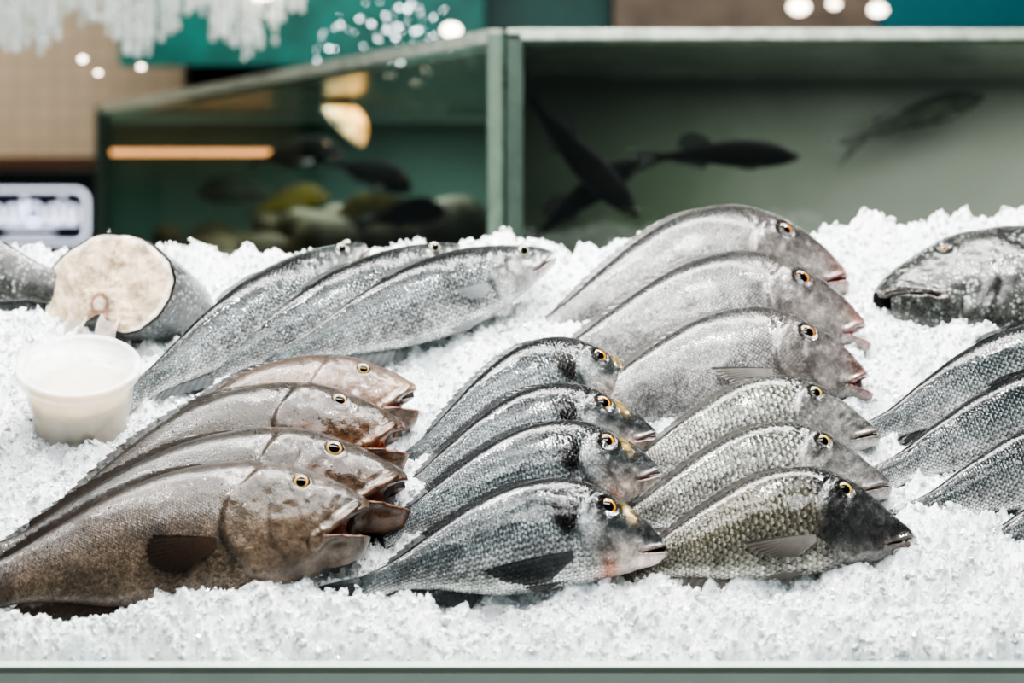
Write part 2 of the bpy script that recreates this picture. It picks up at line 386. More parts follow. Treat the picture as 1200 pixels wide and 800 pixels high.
    F=np.stack([i+j,i+jn,i+N+jn,i+N+j],-1).reshape(-1,4).tolist()
    g2=np.concatenate([grp,grp[-2:0:-1]])
    mi=np.zeros((ns-1,N),int)
    cavcol=(g2==1)|(np.roll(g2,-1)==1)
    mi[:ic-1,cavcol]=3
    mi=mi.reshape(-1).tolist()
    F.append(tuple(range(N))[::-1]); mi.append(3)
    F.append(tuple(range((ns-1)*N,ns*N))); mi.append(0)
    Vs=[V]; Cs=[CC.reshape(-1,3)]; Ss=[SM.reshape(-1)]; Us=[np.stack([UU,VV],-1).reshape(-1,2)]
    nv=[len(V)]
    def add(V2,F2,C2,m):
        off=nv[0]; Vs.append(V2); Cs.append(C2); Ss.append(np.zeros(len(V2))); Us.append(np.zeros((len(V2),2)))
        for f in F2: F.append(tuple(k+off for k in f)); mi.append(m)
        nv[0]+=len(V2)
    er2=er*eye_s
    for sg in (-1,1):
        yc=float(surfy(np.array(-ey_s),np.array(ez)))+.004
        EV=[];EC=[];EF=[]; R=18; A=28
        i1=lin(sp['iris'][0]); i2=lin(sp['iris'][1])
        for a in range(R+1):
            ph=a/R*math.pi*.5
            for b in range(A):
                q=2*math.pi*b/A; r=math.sin(ph)*er2
                EV.append(((-ey_s+r*math.cos(q)*1.06)*L,sg*(yc-.42*er2+er2*.45*math.cos(ph))*L,(ez+r*math.sin(q))*L))
                t=math.sin(ph)
                c=lin('#020202') if t<.55 else (i1*.85 if t<.72 else (i2*.45 if t<.88 else lin('#070605')))
                EC.append(c)
        for a in range(R):
            for b in range(A):
                EF.append((a*A+b,a*A+(b+1)%A,(a+1)*A+(b+1)%A,(a+1)*A+b))
        add(np.array(EV),EF,np.array(EC),1)
    f0=lin(fincol[0]); f1=lin(fincol[1])
    d0,d1,dh,spk=sp['dors']; n=41
    q=np.linspace(0,1,n); sb=d0+(d1-d0)*q
    tb=cr(SS,TP,sb)-.006
    hgt=dh*(np.sin(np.pi*np.clip(q*.93+.05,0,1))**.45)*(1 if not spk else (1-.25*np.sin(np.pi*q*1.0)**8))
    B=np.stack([-sb*L,0*sb,tb*L],-1); T=np.stack([(-sb-.045-.5*hgt)*L,0*sb,(tb+hgt)*L],-1)
    T[:,2]=np.maximum(T[:,2],(cr(SS,TP,np.clip(sb+.045+.5*hgt,0,1))+.003)*L)
    V2,F2,C2=fin_sheet(B,T,f0*.7,f1*.7,5,rip=.0018,scal=.30 if spk else .08); add(V2,F2,C2,2)
    q=np.linspace(0,1,21); sb=.62+.24*q; tb=cr(SS,BT,sb)+.006; hg=.045*(1-.6*q)
    B=np.stack([-sb*L,0*sb,tb*L],-1); T=np.stack([(-sb-.05)*L,0*sb,(tb-hg)*L],-1)
    V2,F2,C2=fin_sheet(B,T,f0,f1,4,rip=.0012); add(V2,F2,C2,2)
    q=np.linspace(-1,1,33); aq=np.abs(q)
    if sp['tail']=='fork': ln=.10+.13*aq**1.2; hz=.115
    else: ln=.19-.03*aq**2; hz=.10
    B=np.stack([np.full(33,-.985)*L,0*q,q*.043*L],-1); T=np.stack([(-1-ln)*L,.004*np.sin(q*7)*L,q*hz*L],-1)
    V2,F2,C2=fin_sheet(B,T,f0,f1,7,rip=.001,scal=.04); add(V2,F2,C2,2)
    ps,pz,pl=sp['pec']
    for sg in (-1,1):
        n=25; q=np.linspace(0,1,n); rows=7
        ang=math.radians(sp['pang'])+np.radians(44 if spn=='grouper' else 34)*q
        ln=pl*(.62+.38*np.sin(np.pi*(q*.8+.25)))if spn=='grouper' else pl*(1-.66*q)
        V2=[];C2=[];F2=[]
        for i2 in range(n):
            for r in range(rows+1):
                t=r/rows; ray=i2%2==0; l=ln[i2]*t*(1 if ray else .95)
                bx=-ps+.004; bz=pz+.022*(.5-q[i2])
                X_=bx+math.cos(ang[i2])*l; Z_=bz+math.sin(ang[i2])*l
                Y_=float(surfy(np.array(X_),np.array(Z_)))+.009+.010*t+open_fin*t+(.0025 if ray else -.0012)*(.3+t)
                V2.append((X_*L,sg*Y_*L,Z_*L)); C2.append((f0*(1-t)+f1*t)*(1.25 if ray else .75))
        for i2 in range(n-1):
            for r in range(rows):
                a=i2*(rows+1)+r; F2.append((a,a+1,a+rows+2,a+rows+1))
        add(np.array(V2),F2,np.array(C2),2)
        q=np.linspace(0,1,15); sb=ps+.02+0*q; bz=cr(SS,BT,sb)+.01
        an=np.radians(178+38*q); l=.15*(1-.45*q)
        B=np.stack([(-sb-.02*q)*L,np.full(15,sg*.03)*L,bz*L],-1); T=B+np.stack([np.cos(an)*l*L,np.full(15,sg*.012)*L,np.sin(an)*l*L*.55],-1)
        V2,F2,C2=fin_sheet(B,T,f0*1.3,f1*1.2,5,rip=.0012); add(V2,F2,C2,2)
    V=np.concatenate(Vs); C=np.concatenate(Cs); Sm=np.concatenate(Ss); UV=np.concatenate(Us)
    X=V[:,0]/L+.4
    V[:,2]-=np.where(X<0,bend*X*X,head_bend*X*X)*L
    V[:,1]+=np.where(X<0,lat*X*X,0)*L
    V[:,0]=X*L
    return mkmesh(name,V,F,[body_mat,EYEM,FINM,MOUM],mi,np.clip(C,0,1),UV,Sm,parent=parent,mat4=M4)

def bedmat(wx,wy,a,phi,h,flip=False,lift=0):
    nn=math.sqrt(1+K*K); u=Vector((1,0,0)); v=Vector((0,1/nn,K/nn)); n=Vector((0,-K/nn,1/nn))
    a=math.radians(a); phi=math.radians(phi)
    X=math.cos(a)*u+math.sin(a)*v; P=-math.sin(a)*u+math.cos(a)*v
    Z=math.cos(phi)*P+math.sin(phi)*n
    if flip: X=-X
    Y=Z.cross(X); b=Vector((wx,wy,Z0+K*wy)); off=Z*h; off.x=0
    C=b+off+n*lift
    m=Matrix.Identity(4)
    for i in range(3):
        m[i][0]=X[i]; m[i][1]=Y[i]; m[i][2]=Z[i]; m[i][3]=C[i]
    return m

MG=fish_body_mat('grouper_skin',.0036,1.0,.5,.0,.34,0,.32,22,.5,1.35,fine=1.2,blot=.5,spec=.4,crough=.05)
MG2=fish_body_mat('grouper_skin_dark',.0036,1.0,.5,.0,.32,0,.40,26,.55,1.35,fine=1.2,blot=.6,spec=.35,crough=.05)
MB=fish_body_mat('bream_skin',.0060,1.0,.30,.55,.20,.45,.22,30,.7,1.6,crough=.04)
ME=fish_body_mat('emperor_skin',.0090,1.0,.28,.5,.22,0,.22,30,.7,1.5,crough=.04)
MS=fish_body_mat('sweetlips_skin',.0046,1.0,.42,.4,.24,0,.24,24,.6,1.35,spec=.4,crough=.04)
MW=fish_body_mat('bass_skin',.0064,1.0,.25,.55,.20,.30,.16,30,.7,1.6,crough=.04)
MM=fish_body_mat('mottled_skin',.005,.7,.6,.1,.3,0,.4,30,.6,1.1,speck=.9,fine=1)
MD=fish_body_mat('tank_fish_skin',.006,.1,.9,0,.8,0,.1,30,.0,1.0)
MD.node_tree.nodes['Principled BSDF'].inputs['Specular IOR Level'].default_value=.1

def put(name,spn,colf,mat,L,wx,wy,a,phi=36,flip=False,lift=0,**kw):
    h=-float(cr(SS,SP[spn]['bot'],np.array(.4)))*L*kw.get('hs',1)
    kw.setdefault('lat',.22 if not flip else -.2)
    return build_fish(name,spn,colf,mat,L,bedmat(wx,wy,a,phi,h,flip,lift),**kw)

brown=('#38271a','#19110a'); grey=('#35383a','#131517'); lt=('#827e79','#45413c'); pale=('#84888a','#55595b')
put('brown_grouper','grouper',c_grouper,MG,.475,-.350,.084,12,fincol=brown,hs=1.02,lat=.05,tone=.66)
put('brown_grouper','grouper',c_grouper2,MG2,.52,-.327,.142,15,fincol=brown,head_bend=.26,lat=.12,hs=.92,tone=.58)
put('brown_grouper','grouper',c_grouper2,MG2,.47,-.314,.225,18,fincol=brown,inner='#c0602f',head_bend=.24,lat=.28,bend=.3,tone=.70)
put('brown_grouper','grouper',c_grouper3,MG,.40,-.275,.308,18,fincol=brown,head_bend=.16,lat=.32,bend=.3,tone=.75)
put('gilthead_bream','bream',c_bream,MB,.36,.036,.100,11,fincol=grey,head_bend=.25,bend=.25)
put('gilthead_bream','bream',c_bream,MB,.35,.044,.200,16,fincol=grey,head_bend=.05,bend=.25)
put('gilthead_bream','bream',c_bream,MB,.345,.045,.270,20,fincol=grey,head_bend=.25,bend=.3)
put('gilthead_bream','bream',c_bream,MB,.34,.046,.360,25,fincol=grey,head_bend=.45,bend=.35)
put('emperor_fish','emperor',c_empd,ME,.36,.330,.120,10,fincol=lt,head_bend=.15,bend=.28,lat=.3,tone=.85)
put('emperor_fish','emperor',c_emp,ME,.35,.320,.200,12,fincol=lt,head_bend=.1,bend=.28,lat=.3,tone=.9)
put('emperor_fish','emperor',c_emp,ME,.34,.326,.288,13,fincol=lt,head_bend=.1,bend=.28,lat=.3,tone=.9)
put('sweetlips_fish','sweet',c_sweet,MS,.42,.300,.378,14,fincol=lt,head_bend=.25,lat=.3,tone=.75)
put('sweetlips_fish','sweet',c_sweet,MS,.46,.298,.475,14,fincol=lt,head_bend=.3,lat=.3,tone=.75)
put('sweetlips_fish','sweet',c_sweet,MS,.46,.290,.578,15,fincol=lt,head_bend=.25,gape=(.15,.05),lat=.4,bend=.3,tone=.72)
put('sea_bass','bass',c_bass,MW,.44,-.318,.530,51,44,fincol=pale,hs=.96,lift=.012,bend=.0,lat=.34,head_bend=-.10,tone=.85)
put('sea_bass','bass',c_bass,MW,.43,-.200,.545,42,44,fincol=pale,hs=.96,lift=.012,bend=.0,lat=.34,head_bend=-.10,tone=.85)
put('sea_bass','bass',c_bass,MW,.44,-.088,.535,34,44,fincol=pale,hs=1.06,lift=.012,bend=.0,lat=.34,head_bend=-.06,tone=.9)
put('sea_bass','bass',c_bass,MW,.47,.705,.405,21,34,fincol=grey,hs=1.05,lat=.2)
put('sea_bass','bass',c_bass,MW,.47,.705,.320,19,34,fincol=grey,hs=1.05,lat=.2)
put('sea_bass','bass',c_bass,MW,.46,.73,.245,16,34,fincol=grey,hs=1.05,lat=.2)
put('sea_bass','bass',c_bass,MW,.45,.78,.17,14,34,fincol=grey,hs=1.05,lat=.25)
put('mottled_grouper','grouper',c_mott,MM,.60,.745,.545,8,22,flip=True,gape=(.0,0),fincol=grey,eye_s=.4,lift=-.02,inner='#0c0c0a')
put('silver_fish_tail_piece','bass',c_mott,MM,.46,-.890,.585,-4,40,flip=True,fincol=grey,hs=1.5)

# ------------------------------------------------------------ ice
def iceh(x,y):
    yc=.745+.02*np.sin(x*4)
    z=K*np.minimum(y,yc)-np.maximum(y-yc,0)*1.2
    z=z+.032*vnoise(x,y,9,1)+.028*vnoise(x,y,22,2)+.020*vnoise(x,y,55,3)+.012*vnoise(x,y,120,5)+.007*vnoise(x,y,240,6)+.004*vnoise(x,y,500,7)
    z+=.045*np.exp(-((x-.66)/.13)**2-((y-.73)/.05)**2)
    z+=.02*np.exp(-((x-.47)/.1)**2-((y-.73)/.05)**2)
    z+=.012*np.exp(-((y-.045)/.03)**2)
    z+=.02*np.exp(-((x-.10)/.1)**2-((y-.47)/.05)**2)
    z+=.03*np.exp(-((x-.50)/.08)**2-((y-.13)/.06)**2)
    z+=.015*np.exp(-((x+.5)/.14)**2-((y-.035)/.03)**2)
    z+=.015*np.exp(-((x+.52)/.06)**2-((y-.26)/.06)**2)
    z-=.03*np.exp(-(y/.012)**2)
    return z+Z0-.004
nx,ny=900,420
gx=np.linspace(-1.08,1.12,nx); gy=np.linspace(-.0,.98,ny)
GX,GY=np.meshgrid(gx,gy); GZ=iceh(GX,GY)
V=np.stack([GX,GY,GZ],-1).reshape(-1,3)
i=np.arange(ny-1)[:,None]*nx; j=np.arange(nx-1)[None,:]
F=np.stack([i+j,i+j+1,i+nx+j+1,i+nx+j],-1).reshape(-1,4)
nb=len(V)
t=(1+5**.5)/2
ico=np.array([(-1,t,0),(1,t,0),(-1,-t,0),(1,-t,0),(0,-1,t),(0,1,t),(0,-1,-t),(0,1,-t),(t,0,-1),(t,0,1),(-t,0,-1),(-t,0,1)])/math.sqrt(1+t*t)
icf=np.array([(0,11,5),(0,5,1),(0,1,7),(0,7,10),(0,10,11),(1,5,9),(5,11,4),(11,10,2),(10,7,6),(7,1,8),(3,9,4),(3,4,2),(3,2,6),(3,6,8),(3,8,9),(4,9,5),(2,4,11),(6,2,10),(8,6,7),(9,8,1)])
NC=42000; R=np.random.RandomState(9)
cy=.005+R.rand(NC)*.80; hw=.26*(2.2+cy)+.06; cx=(R.rand(NC)*2-1)*hw
sz=.0010+.0042*R.rand(NC)**4
cz=iceh(cx,cy)+sz*.2
P=ico[None]*(1+.8*(R.rand(NC,12,1)-.5))*(sz[:,None,None])*(1+1.2*(R.rand(NC,1,3)-.5))
q=R.randn(NC,4); q/=np.linalg.norm(q,axis=1,keepdims=True); w,a,b,c=q.T
Rm=np.stack([1-2*(b*b+c*c),2*(a*b-c*w),2*(a*c+b*w),2*(a*b+c*w),1-2*(a*a+c*c),2*(b*c-a*w),2*(a*c-b*w),2*(b*c+a*w),1-2*(a*a+b*b)],-1).reshape(NC,3,3)
P=np.einsum('nij,nkj->nki',Rm,P)+np.stack([cx,cy,cz],-1)[:,None]
CF=(icf[None]+(np.arange(NC)*12)[:,None,None]+nb).reshape(-1,3)
Vall=np.concatenate([V,P.reshape(-1,3)])
ICE,nt,p,o=newmat('crushed_ice')
p.inputs['Roughness'].default_value=.12; p.inputs['IOR'].default_value=1.31; p.inputs['Specular IOR Level'].default_value=1.0
co=objco(nt); n1=noise(nt,co,300,5,.75); n2=noise(nt,co,14,3,.5)
nt.links.new(mixc(nt,mapr(nt,n2,.35,.65,0,1),(.73,.79,.81,1),(.93,.95,.96,1)),p.inputs['Base Color'])
b=nt.nodes.new('ShaderNodeBump'); b.inputs['Strength'].default_value=.7; b.inputs['Distance'].default_value=.004
nt.links.new(n1,b.inputs['Height']); nt.links.new(b.outputs[0],p.inputs['Normal'])
CHK,nt,p,o=newmat('ice_shards')
p.inputs['Base Color'].default_value=(.97,1,1,1); p.inputs['Roughness'].default_value=.05; p.inputs['IOR'].default_value=1.31
p.inputs['Specular IOR Level'].default_value=1.0
n1=noise(nt,objco(nt),200,3,.6); nt.links.new(mapr(nt,n1,.4,.6,.2,.85),p.inputs['Transmission Weight'])
mi=np.concatenate([np.zeros(len(F),int),np.ones(len(CF),int)])
ice=mkmesh('crushed_ice_bed',Vall,F.tolist()+CF.tolist(),[ICE,CHK],mi=mi,smooth=False)

# counter
STEEL=plain('brushed_steel','#a9b5b0',.3,.6,.05,20,.08)
cnt=empty('display_counter',(0,0,0))
mkmesh('counter_body',[(-1.12,.0,0),(1.14,.0,0),(1.14,1.0,0),(-1.12,1.0,0),(-1.12,.0,Z0-.05),(1.14,.0,Z0-.05),(1.14,1.0,Z0+.2),(-1.12,1.0,Z0+.2)],
  [(3,2,1,0),(4,5,6,7),(0,1,5,4),(1,2,6,5),(2,3,7,6),(3,0,4,7)],[STEEL],smooth=False,parent=cnt)
RIM=plain('rim_glass_edge','#b3c0b7',.15,.0,0,20,.05,coat=.5)
box('front_rim',(-1.14,1.16,-.022,.0,Z0-.09,Z0-.001),RIM,cnt,.002)
box('front_rim_lip',(-1.14,1.16,-.026,.002,Z0-.002,Z0+.0005),plain('rim_lip','#b5c4bb',.2,.2,0,20,.05),cnt,.001)
box('front_panel',(-1.12,1.14,-.01,.0,.05,Z0-.09),plain('counter_panel','#7f918a',.35,.3),cnt)

# ------------------------------------------------------------ fish steak
def cut_piece(name,C,axis,up,R0,Ln,parent=None):
    nA,nR,nLn=120,40,30
    A=np.linspace(0,2*math.pi,nA,endpoint=False)
    sx=np.cos(A); sy=np.sin(A)
    r=1+.06*np.cos(2*A)+.03*np.sin(3*A+1)+.015*np.sin(7*A)
    px_=r*sx*1.12; py_=r*sy*.86
    low=np.clip(-sy,0,1)
    px_*=(1+.12*low-.18*np.clip(sy,0,1)**2)
    notch=np.exp(-((A-1.5*math.pi)/.30)**2); py_+=notch*.42
    V=[];C_=[];F=[];mi=[]
    rr=np.linspace(.02,1,nR)
    for a in range(nR):
        for b in range(nA):
            x=px_[b]*rr[a]; y=py_[b]*rr[a]-.12*(1-rr[a])
            nz=float(vnoise(np.array(x*1.0),np.array(y*1.0),5,77)); nz2=float(vnoise(np.array(x*1.0),np.array(y*1.0),18,78))
            bulge=.05*(1-rr[a]**2)+.06*nz+.02*nz2
            V.append((x*R0,y*R0,-bulge*R0))
            c=lin('#d8c3a8')*(.80+.06*math.sin(A[b]*14+6*rr[a]+5*nz)+.12*rr[a]+.35*nz+.25*nz2)
            seam=math.exp(-(abs(math.cos(A[b]))/.05)**2)*(1 if rr[a]>.12 else 0)
            hor=math.exp(-((y+.05-.16*abs(x))/.025)**2)*.8
            arc=math.exp(-((math.hypot(x,y+.3)-.62)/.02)**2)*.5
            kk=max(seam*(sy[b]>0),hor,arc)
            c=c*(1-.5*kk)+lin('#8d6d56')*.5*kk
            d=math.hypot(x,y+.26+.03*nz)
            if d<.09: c=lin('#e2d6c6')
            rg=math.exp(-((d-.13)/.035)**2); c=c*(1-.8*rg)+lin('#7a4030')*.8*rg
            if rr[a]>.96: c=lin('#191715')
            elif rr[a]>.90+.04*nz: c=lin('#e4dacd')
            fl=math.exp(-((x)/.25)**2)*(1 if y<-.36 else 0)
            c=c*(1-fl*.6)+lin('#9a5f4c')*fl*.6
            C_.append(c)
    for a in range(nR-1):
        for b in range(nA): F.append((a*nA+b,a*nA+(b+1)%nA,(a+1)*nA+(b+1)%nA,(a+1)*nA+b)); mi.append(1)
    F.append(tuple(range(nA))[::-1]); mi.append(1)
    base=len(V); uvs=[(0,0)]*base; sms=[0]*base
    edge=[V[(nR-1)*nA+b][2] for b in range(nA)]
    for l in range(nLn+1):
        t=l/nLn; sc=1-.12*t-.25*t**3
        for b in range(nA):
            V.append((px_[b]*R0*sc*(1-.1*t),(py_[b]-notch[b]*.3*min(1,t*4))*R0*sc,Ln*t+edge[b]*(1-t)))
            c=lin('#101314')*(.6+.8*max(0,-sy[b]))+lin('#b9bcba')*max(0,-sy[b])*.3
            if l==0: c=lin('#2b2622')
            C_.append(c); uvs.append((Ln*t,A[b]*R0)); sms.append(1)
    for l in range(nLn):
        for b in range(nA): F.append((base+l*nA+b,base+l*nA+(b+1)%nA,base+(l+1)*nA+(b+1)%nA,base+(l+1)*nA+b)); mi.append(0)
    F.append(tuple(range(base+nLn*nA,base+(nLn+1)*nA))); mi.append(1)
    for (ox,wd) in ((-.30,.20),(.30,.22)):
        o_=len(V)
        for a in range(7):
            for b in range(9):
                fx=ox+wd*(b/8-.5)*2*(1-.3*a/6); fy=-.48-.36*a/6+.05*math.sin(b*1.3)
                V.append((fx*R0,fy*R0,(-.07-.05*math.sin(b*.9+a*.5))*R0)); C_.append(lin('#ddd0c4')*(.8+.2*math.sin(b+a))); uvs.append((0,0)); sms.append(0)
        for a in range(6):
            for b in range(8): F.append((o_+a*9+b,o_+a*9+b+1,o_+(a+1)*9+b+1,o_+(a+1)*9+b)); mi.append(1)
    ax=Vector(axis).normalized(); X=ax.cross(Vector(up)).normalized(); X=X if X.x>0 else -X; U=X.cross(ax)
    if U.z<0: U=-U
    m=Matrix.Identity(4)
    for k in range(3): m[k][0]=X[k]; m[k][1]=U[k]; m[k][2]=ax[k]; m[k][3]=C[k]
    return mkmesh(name,V,F,[MM,FLESH],mi,np.clip(np.array(C_),0,1),np.array(uvs),np.array(sms,float),mat4=m)
FLESH=vcol_mat('cut_fish_flesh',.3,.5,0,.5,0,.1,.6)
cut_piece('cut_fish_steak',(-.562,.560,Z0+.394),(.48,.78,-.34),(0,0,1),.100,.17)

# ------------------------------------------------------------ tubs
PL,nt,p,o=newmat('frosted_plastic'); p.inputs['Base Color'].default_value=(.8,.82,.8,1); p.inputs['Roughness'].default_value=.3
tr=nt.nodes.new('ShaderNodeBsdfTransparent'); mx=nt.nodes.new('ShaderNodeMixShader')
fn=noise(nt,objco(nt),30); nt.links.new(mapr(nt,fn,.3,.7,.45,.6),mx.inputs[0])
nt.links.new(p.outputs[0],mx.inputs[1]); nt.links.new(tr.outputs[0],mx.inputs[2]); nt.links.new(mx.outputs[0],o.inputs[0])
CREAM=plain('cream_contents','#cfb48c',.5,0,.2,25,.15)
def lathe(name,prof,mat,parent,n=64):
    V=[];F=[]
    for r,z in prof:
        for k in range(n):
            a=2*math.pi*k/n; V.append((r*math.cos(a),r*math.sin(a),z))
    for i_ in range(len(prof)-1):
        for k in range(n): F.append((i_*n+k,i_*n+(k+1)%n,(i_+1)*n+(k+1)%n,(i_+1)*n+k))
    F.append(tuple(range(n))[::-1]); F.append(tuple(range((len(prof)-1)*n,len(prof)*n)))
    return mkmesh(name,V,F,[mat],parent=parent)
def tub(x,y,rx,ry,s=1):
    e=empty('plastic_tub')
    lathe('tub_wall',[(.050*s,0),(.054*s,.002),(.066*s,.075*s),(.068*s,.078*s),(.072*s,.078*s),(.074*s,.088*s),(.071*s,.092*s),(.064*s,.090*s),(.062*s,.085*s),(.02*s,.0855*s)],PL,e)
    lathe('tub_contents',[(.047*s,.003),(.051*s,.005),(.0590*s,.052*s),(.057*s,.056*s),(.01*s,.056*s)],CREAM,e)
    e.location=(x,y,Z0+K*y-.012); e.rotation_euler=(math.radians(rx),math.radians(ry),0); return e
tub(-.556,.375,26,3,1.07); tub(-.70,.30,24,-4,1.0)

# ------------------------------------------------------------ room
box('floor',(-5,5,-4,8,-.05,0),plain('floor_tiles','#6a6d68',.4))
box('ceiling',(-5,5,-4,8,3.3,3.4),plain('ceiling_paint','#d5d8d6',.7,0,0,4,.05))
box('wall_back',(-5,5,7.0,7.15,0,3.3),plain('wall_paint_dark','#1f2825',.6,0,0,3,.2))
TILE,nt,p,o=newmat('cream_tiles'); br=nt.nodes.new('ShaderNodeTexBrick')
mp=nt.nodes.new('ShaderNodeMapping'); mp.inputs['Rotation'].default_value=(math.radians(90),0,0)
nt.links.new(objco(nt),mp.inputs[0]); nt.links.new(mp.outputs[0],br.inputs['Vector'])
br.inputs['Color1'].default_value=L4('#d3bfa6'); br.inputs['Color2'].default_value=L4('#ccb89f'); br.inputs['Mortar'].default_value=L4('#b9a68e')
br.offset=0; br.inputs['Scale'].default_value=1; br.inputs['Brick Width'].default_value=.08; br.inputs['Row Height'].default_value=.08; br.inputs['Mortar Size'].default_value=.004
nt.links.new(br.outputs['Color'],p.inputs['Base Color']); p.inputs['Roughness'].default_value=.3
box('wall_tiled',(-3.6,-1.32,5.8,5.95,0,2.6),TILE)
box('wall_shelf',(-3.4,-1.45,5.55,5.8,1.575,1.615),plain('wood_brown','#5b3d2a',.5))
sg=empty('illuminated_sign')
box('sign_board',(-2.3,-1.55,5.3,5.36,1.20,1.56),plain('sign_black','#040506',.3),sg,.004)
SW=plain('sign_light','#e6ecff',.5,0,0,10,.0,emit=1.5)
SBL=plain('sign_blue_back','#141b2b',.4,0,0,10,.1)
def ringvf(cx,cz,w,h,r,th,y0,y1,n=10):
    pts=[]
    for (sx,sz,a0) in ((1,1,0),(-1,1,90),(-1,-1,180),(1,-1,270)):
        for k in range(n+1):
            a=math.radians(a0+90*k/n); pts.append((sx*(w-r),sz*(h-r),math.cos(a),math.sin(a)))
    m=len(pts);V=[];F=[]
    for y in (y0,y1):
        for rr_ in (r,r-th):
            for (x_,z_,c,s_) in pts: V.append((cx+x_+rr_*c,y,cz+z_+rr_*s_))
    for k in range(m):
        k2=(k+1)%m
        F+= [(k,k2,m+k2,m+k),(k,2*m+k,2*m+k2,k2),(m+k,m+k2,3*m+k2,3*m+k)]
    return V,F
V_,F_=ringvf(-1.80,1.385,.205,.105,.05,.012,5.285,5.3); mkmesh('sign_frame',V_,F_,[SW],smooth=False,parent=sg)
box('sign_back',(-1.99,-1.61,5.292,5.3,1.295,1.475),SBL,sg)
V=[];F=[]
def addvf(v,f):
    o_=len(V); V.extend(v); F.extend([tuple(k+o_ for k in g) for g in f])
for k,(x_,r_) in enumerate([(-1.95,.03),(-1.875,.028),(-1.80,.034),(-1.72,.028),(-1.655,.026)]):
    addvf(*ringvf(x_,1.395,r_,r_*1.15,r_*.95,.014,5.278,5.292))
addvf(*boxvf(-1.98,-1.63,5.278,5.292,1.352,1.366)); addvf(*boxvf(-1.84,-1.826,5.278,5.292,1.40,1.455)); addvf(*boxvf(-1.70,-1.68,5.278,5.292,1.435,1.45))
addvf(*boxvf(-1.90,-1.72,5.278,5.292,1.318,1.326))
mkmesh('sign_letters',V,F,[SW],smooth=False,parent=sg)

# tanks
TOP=EYE+.364
GL,nt,p,o=newmat('aquarium_glass')
gl=nt.nodes.new('ShaderNodeBsdfGlossy'); gl.inputs['Roughness'].default_value=.02
tr=nt.nodes.new('ShaderNodeBsdfTransparent'); tr.inputs['Color'].default_value=(.90,.94,.91,1); mx=nt.nodes.new('ShaderNodeMixShader'); mx.inputs[0].default_value=.05
nt.links.new(tr.outputs[0],mx.inputs[1]); nt.links.new(gl.outputs[0],mx.inputs[2]); nt.links.new(mx.outputs[0],o.inputs[0])
def murk(name,stops,axis=0,lo=0,hi=2.3):  # haze of murky water painted into the panel colour, no volume
    m,nt,p,o=newmat(name); co=objco(nt); sx=nt.nodes.new('ShaderNodeSeparateXYZ'); nt.links.new(co,sx.inputs[0])
    f=mapr(nt,sx.outputs[axis],lo,hi,0,1); f=mth(nt,'ADD',f,mth(nt,'MULTIPLY',mth(nt,'SUBTRACT',noise(nt,co,2.5,3),.5),.5))
    r=nt.nodes.new('ShaderNodeValToRGB'); nt.links.new(f,r.inputs[0])
    while len(r.color_ramp.elements)<len(stops): r.color_ramp.elements.new(.5)
    for e_,(pp,cc) in zip(r.color_ramp.elements,stops): e_.position=pp; e_.color=L4(cc)
    nt.links.new(r.outputs[0],p.inputs['Base Color']); p.inputs['Roughness'].default_value=.8; p.inputs['Specular IOR Level'].default_value=.1
    return m
MR=murk('murky_haze_tank_back',[(0,'#3b4838'),(.3,'#5a6355'),(.6,'#80837b'),(1,'#96978f')],0,0,1.4)
ML=murk('murky_haze_tank_back_left',[(0,'#567068'),(.5,'#486058'),(1,'#6f8a80')],0,-1.4,0)
POST=plain('tank_post','#3e4d45',.35,.2); RIMT=plain('tank_rim','#b7bfb2',.25,.2,.1,30,.3); BASE=plain('tank_base','#39423d',.5)
WS=plain('water_surface','#b9c5b4',.16,.4,.6,14,.3)
rt=empty('aquarium_tank')
box('glass_front',(.02,2.35,1.80,1.81,1.0,TOP-.012),GL,rt)
box('tank_back',(.0,2.36,2.75,2.78,.9,TOP),MR,rt)
box('tank_bottom',(.0,2.36,1.80,2.78,.86,1.0),BASE,rt)
box('stand',(.0,2.36,1.82,2.76,.0,.86),BASE,rt)
box('rim_front',(-.01,2.36,1.785,1.815,TOP-.016,TOP+.006),RIMT,rt,.003)
box('water_top',(.015,2.34,1.82,2.75,TOP-.022,TOP-.018),WS,rt)
box('post_corner',(-.012,.022,1.785,1.82,.9,TOP),POST,rt,.004)
box('side_right',(2.34,2.36,1.80,2.78,.9,TOP),MR,rt)
box('side_left',(.0,.012,1.83,2.78,.9,TOP),MR,rt)
lt_=empty('aquarium_tank')
A_=Vector((-.035,1.80)); B_=Vector((-1.40,4.60)); d_=(B_-A_).normalized(); n_=Vector((-d_.y,d_.x))
if n_.x>0: n_=-n_
def strip(name,a,b,w,z0,z1,mat,par):
    q=n_*w; return prism(name,[tuple(a),tuple(b),tuple(b-q),tuple(a-q)],z0,z1,mat,par)
strip('glass_face',A_,B_,.008,1.0,TOP-.012,GL,lt_)
strip('rim_face',A_+n_*.012,B_+n_*.012,.03,TOP-.022,TOP+.006,RIMT,lt_)
prism('water_top',[(-.05,1.84),(-.05,4.63),(-1.38,4.63)],TOP-.035,TOP-.030,WS,lt_)
box('back_panel',(-1.40,-.02,4.64,4.67,.9,TOP),ML,lt_)
box('side_panel',(-.035,-.022,1.85,4.64,.9,TOP),ML,lt_)
prism('tank_bottom',[(-.045,1.82),(-.045,4.64),(-1.4,4.64)],.86,1.0,BASE,lt_)
prism('stand',[(-.06,1.86),(-.06,4.6),(-1.37,4.6)],0,.86,BASE,lt_)
box('post_corner',(-.05,-.018,1.785,1.815,.9,TOP),plain('tank_post_light','#5f7064',.3,.2),lt_,.004)
box('post_end',(-1.42,-1.385,4.58,4.62,.9,TOP),POST,lt_,.004)
WL=plain('led_reflection_glow','#ffb27a',.5,0,0,5,0,emit=2.2)
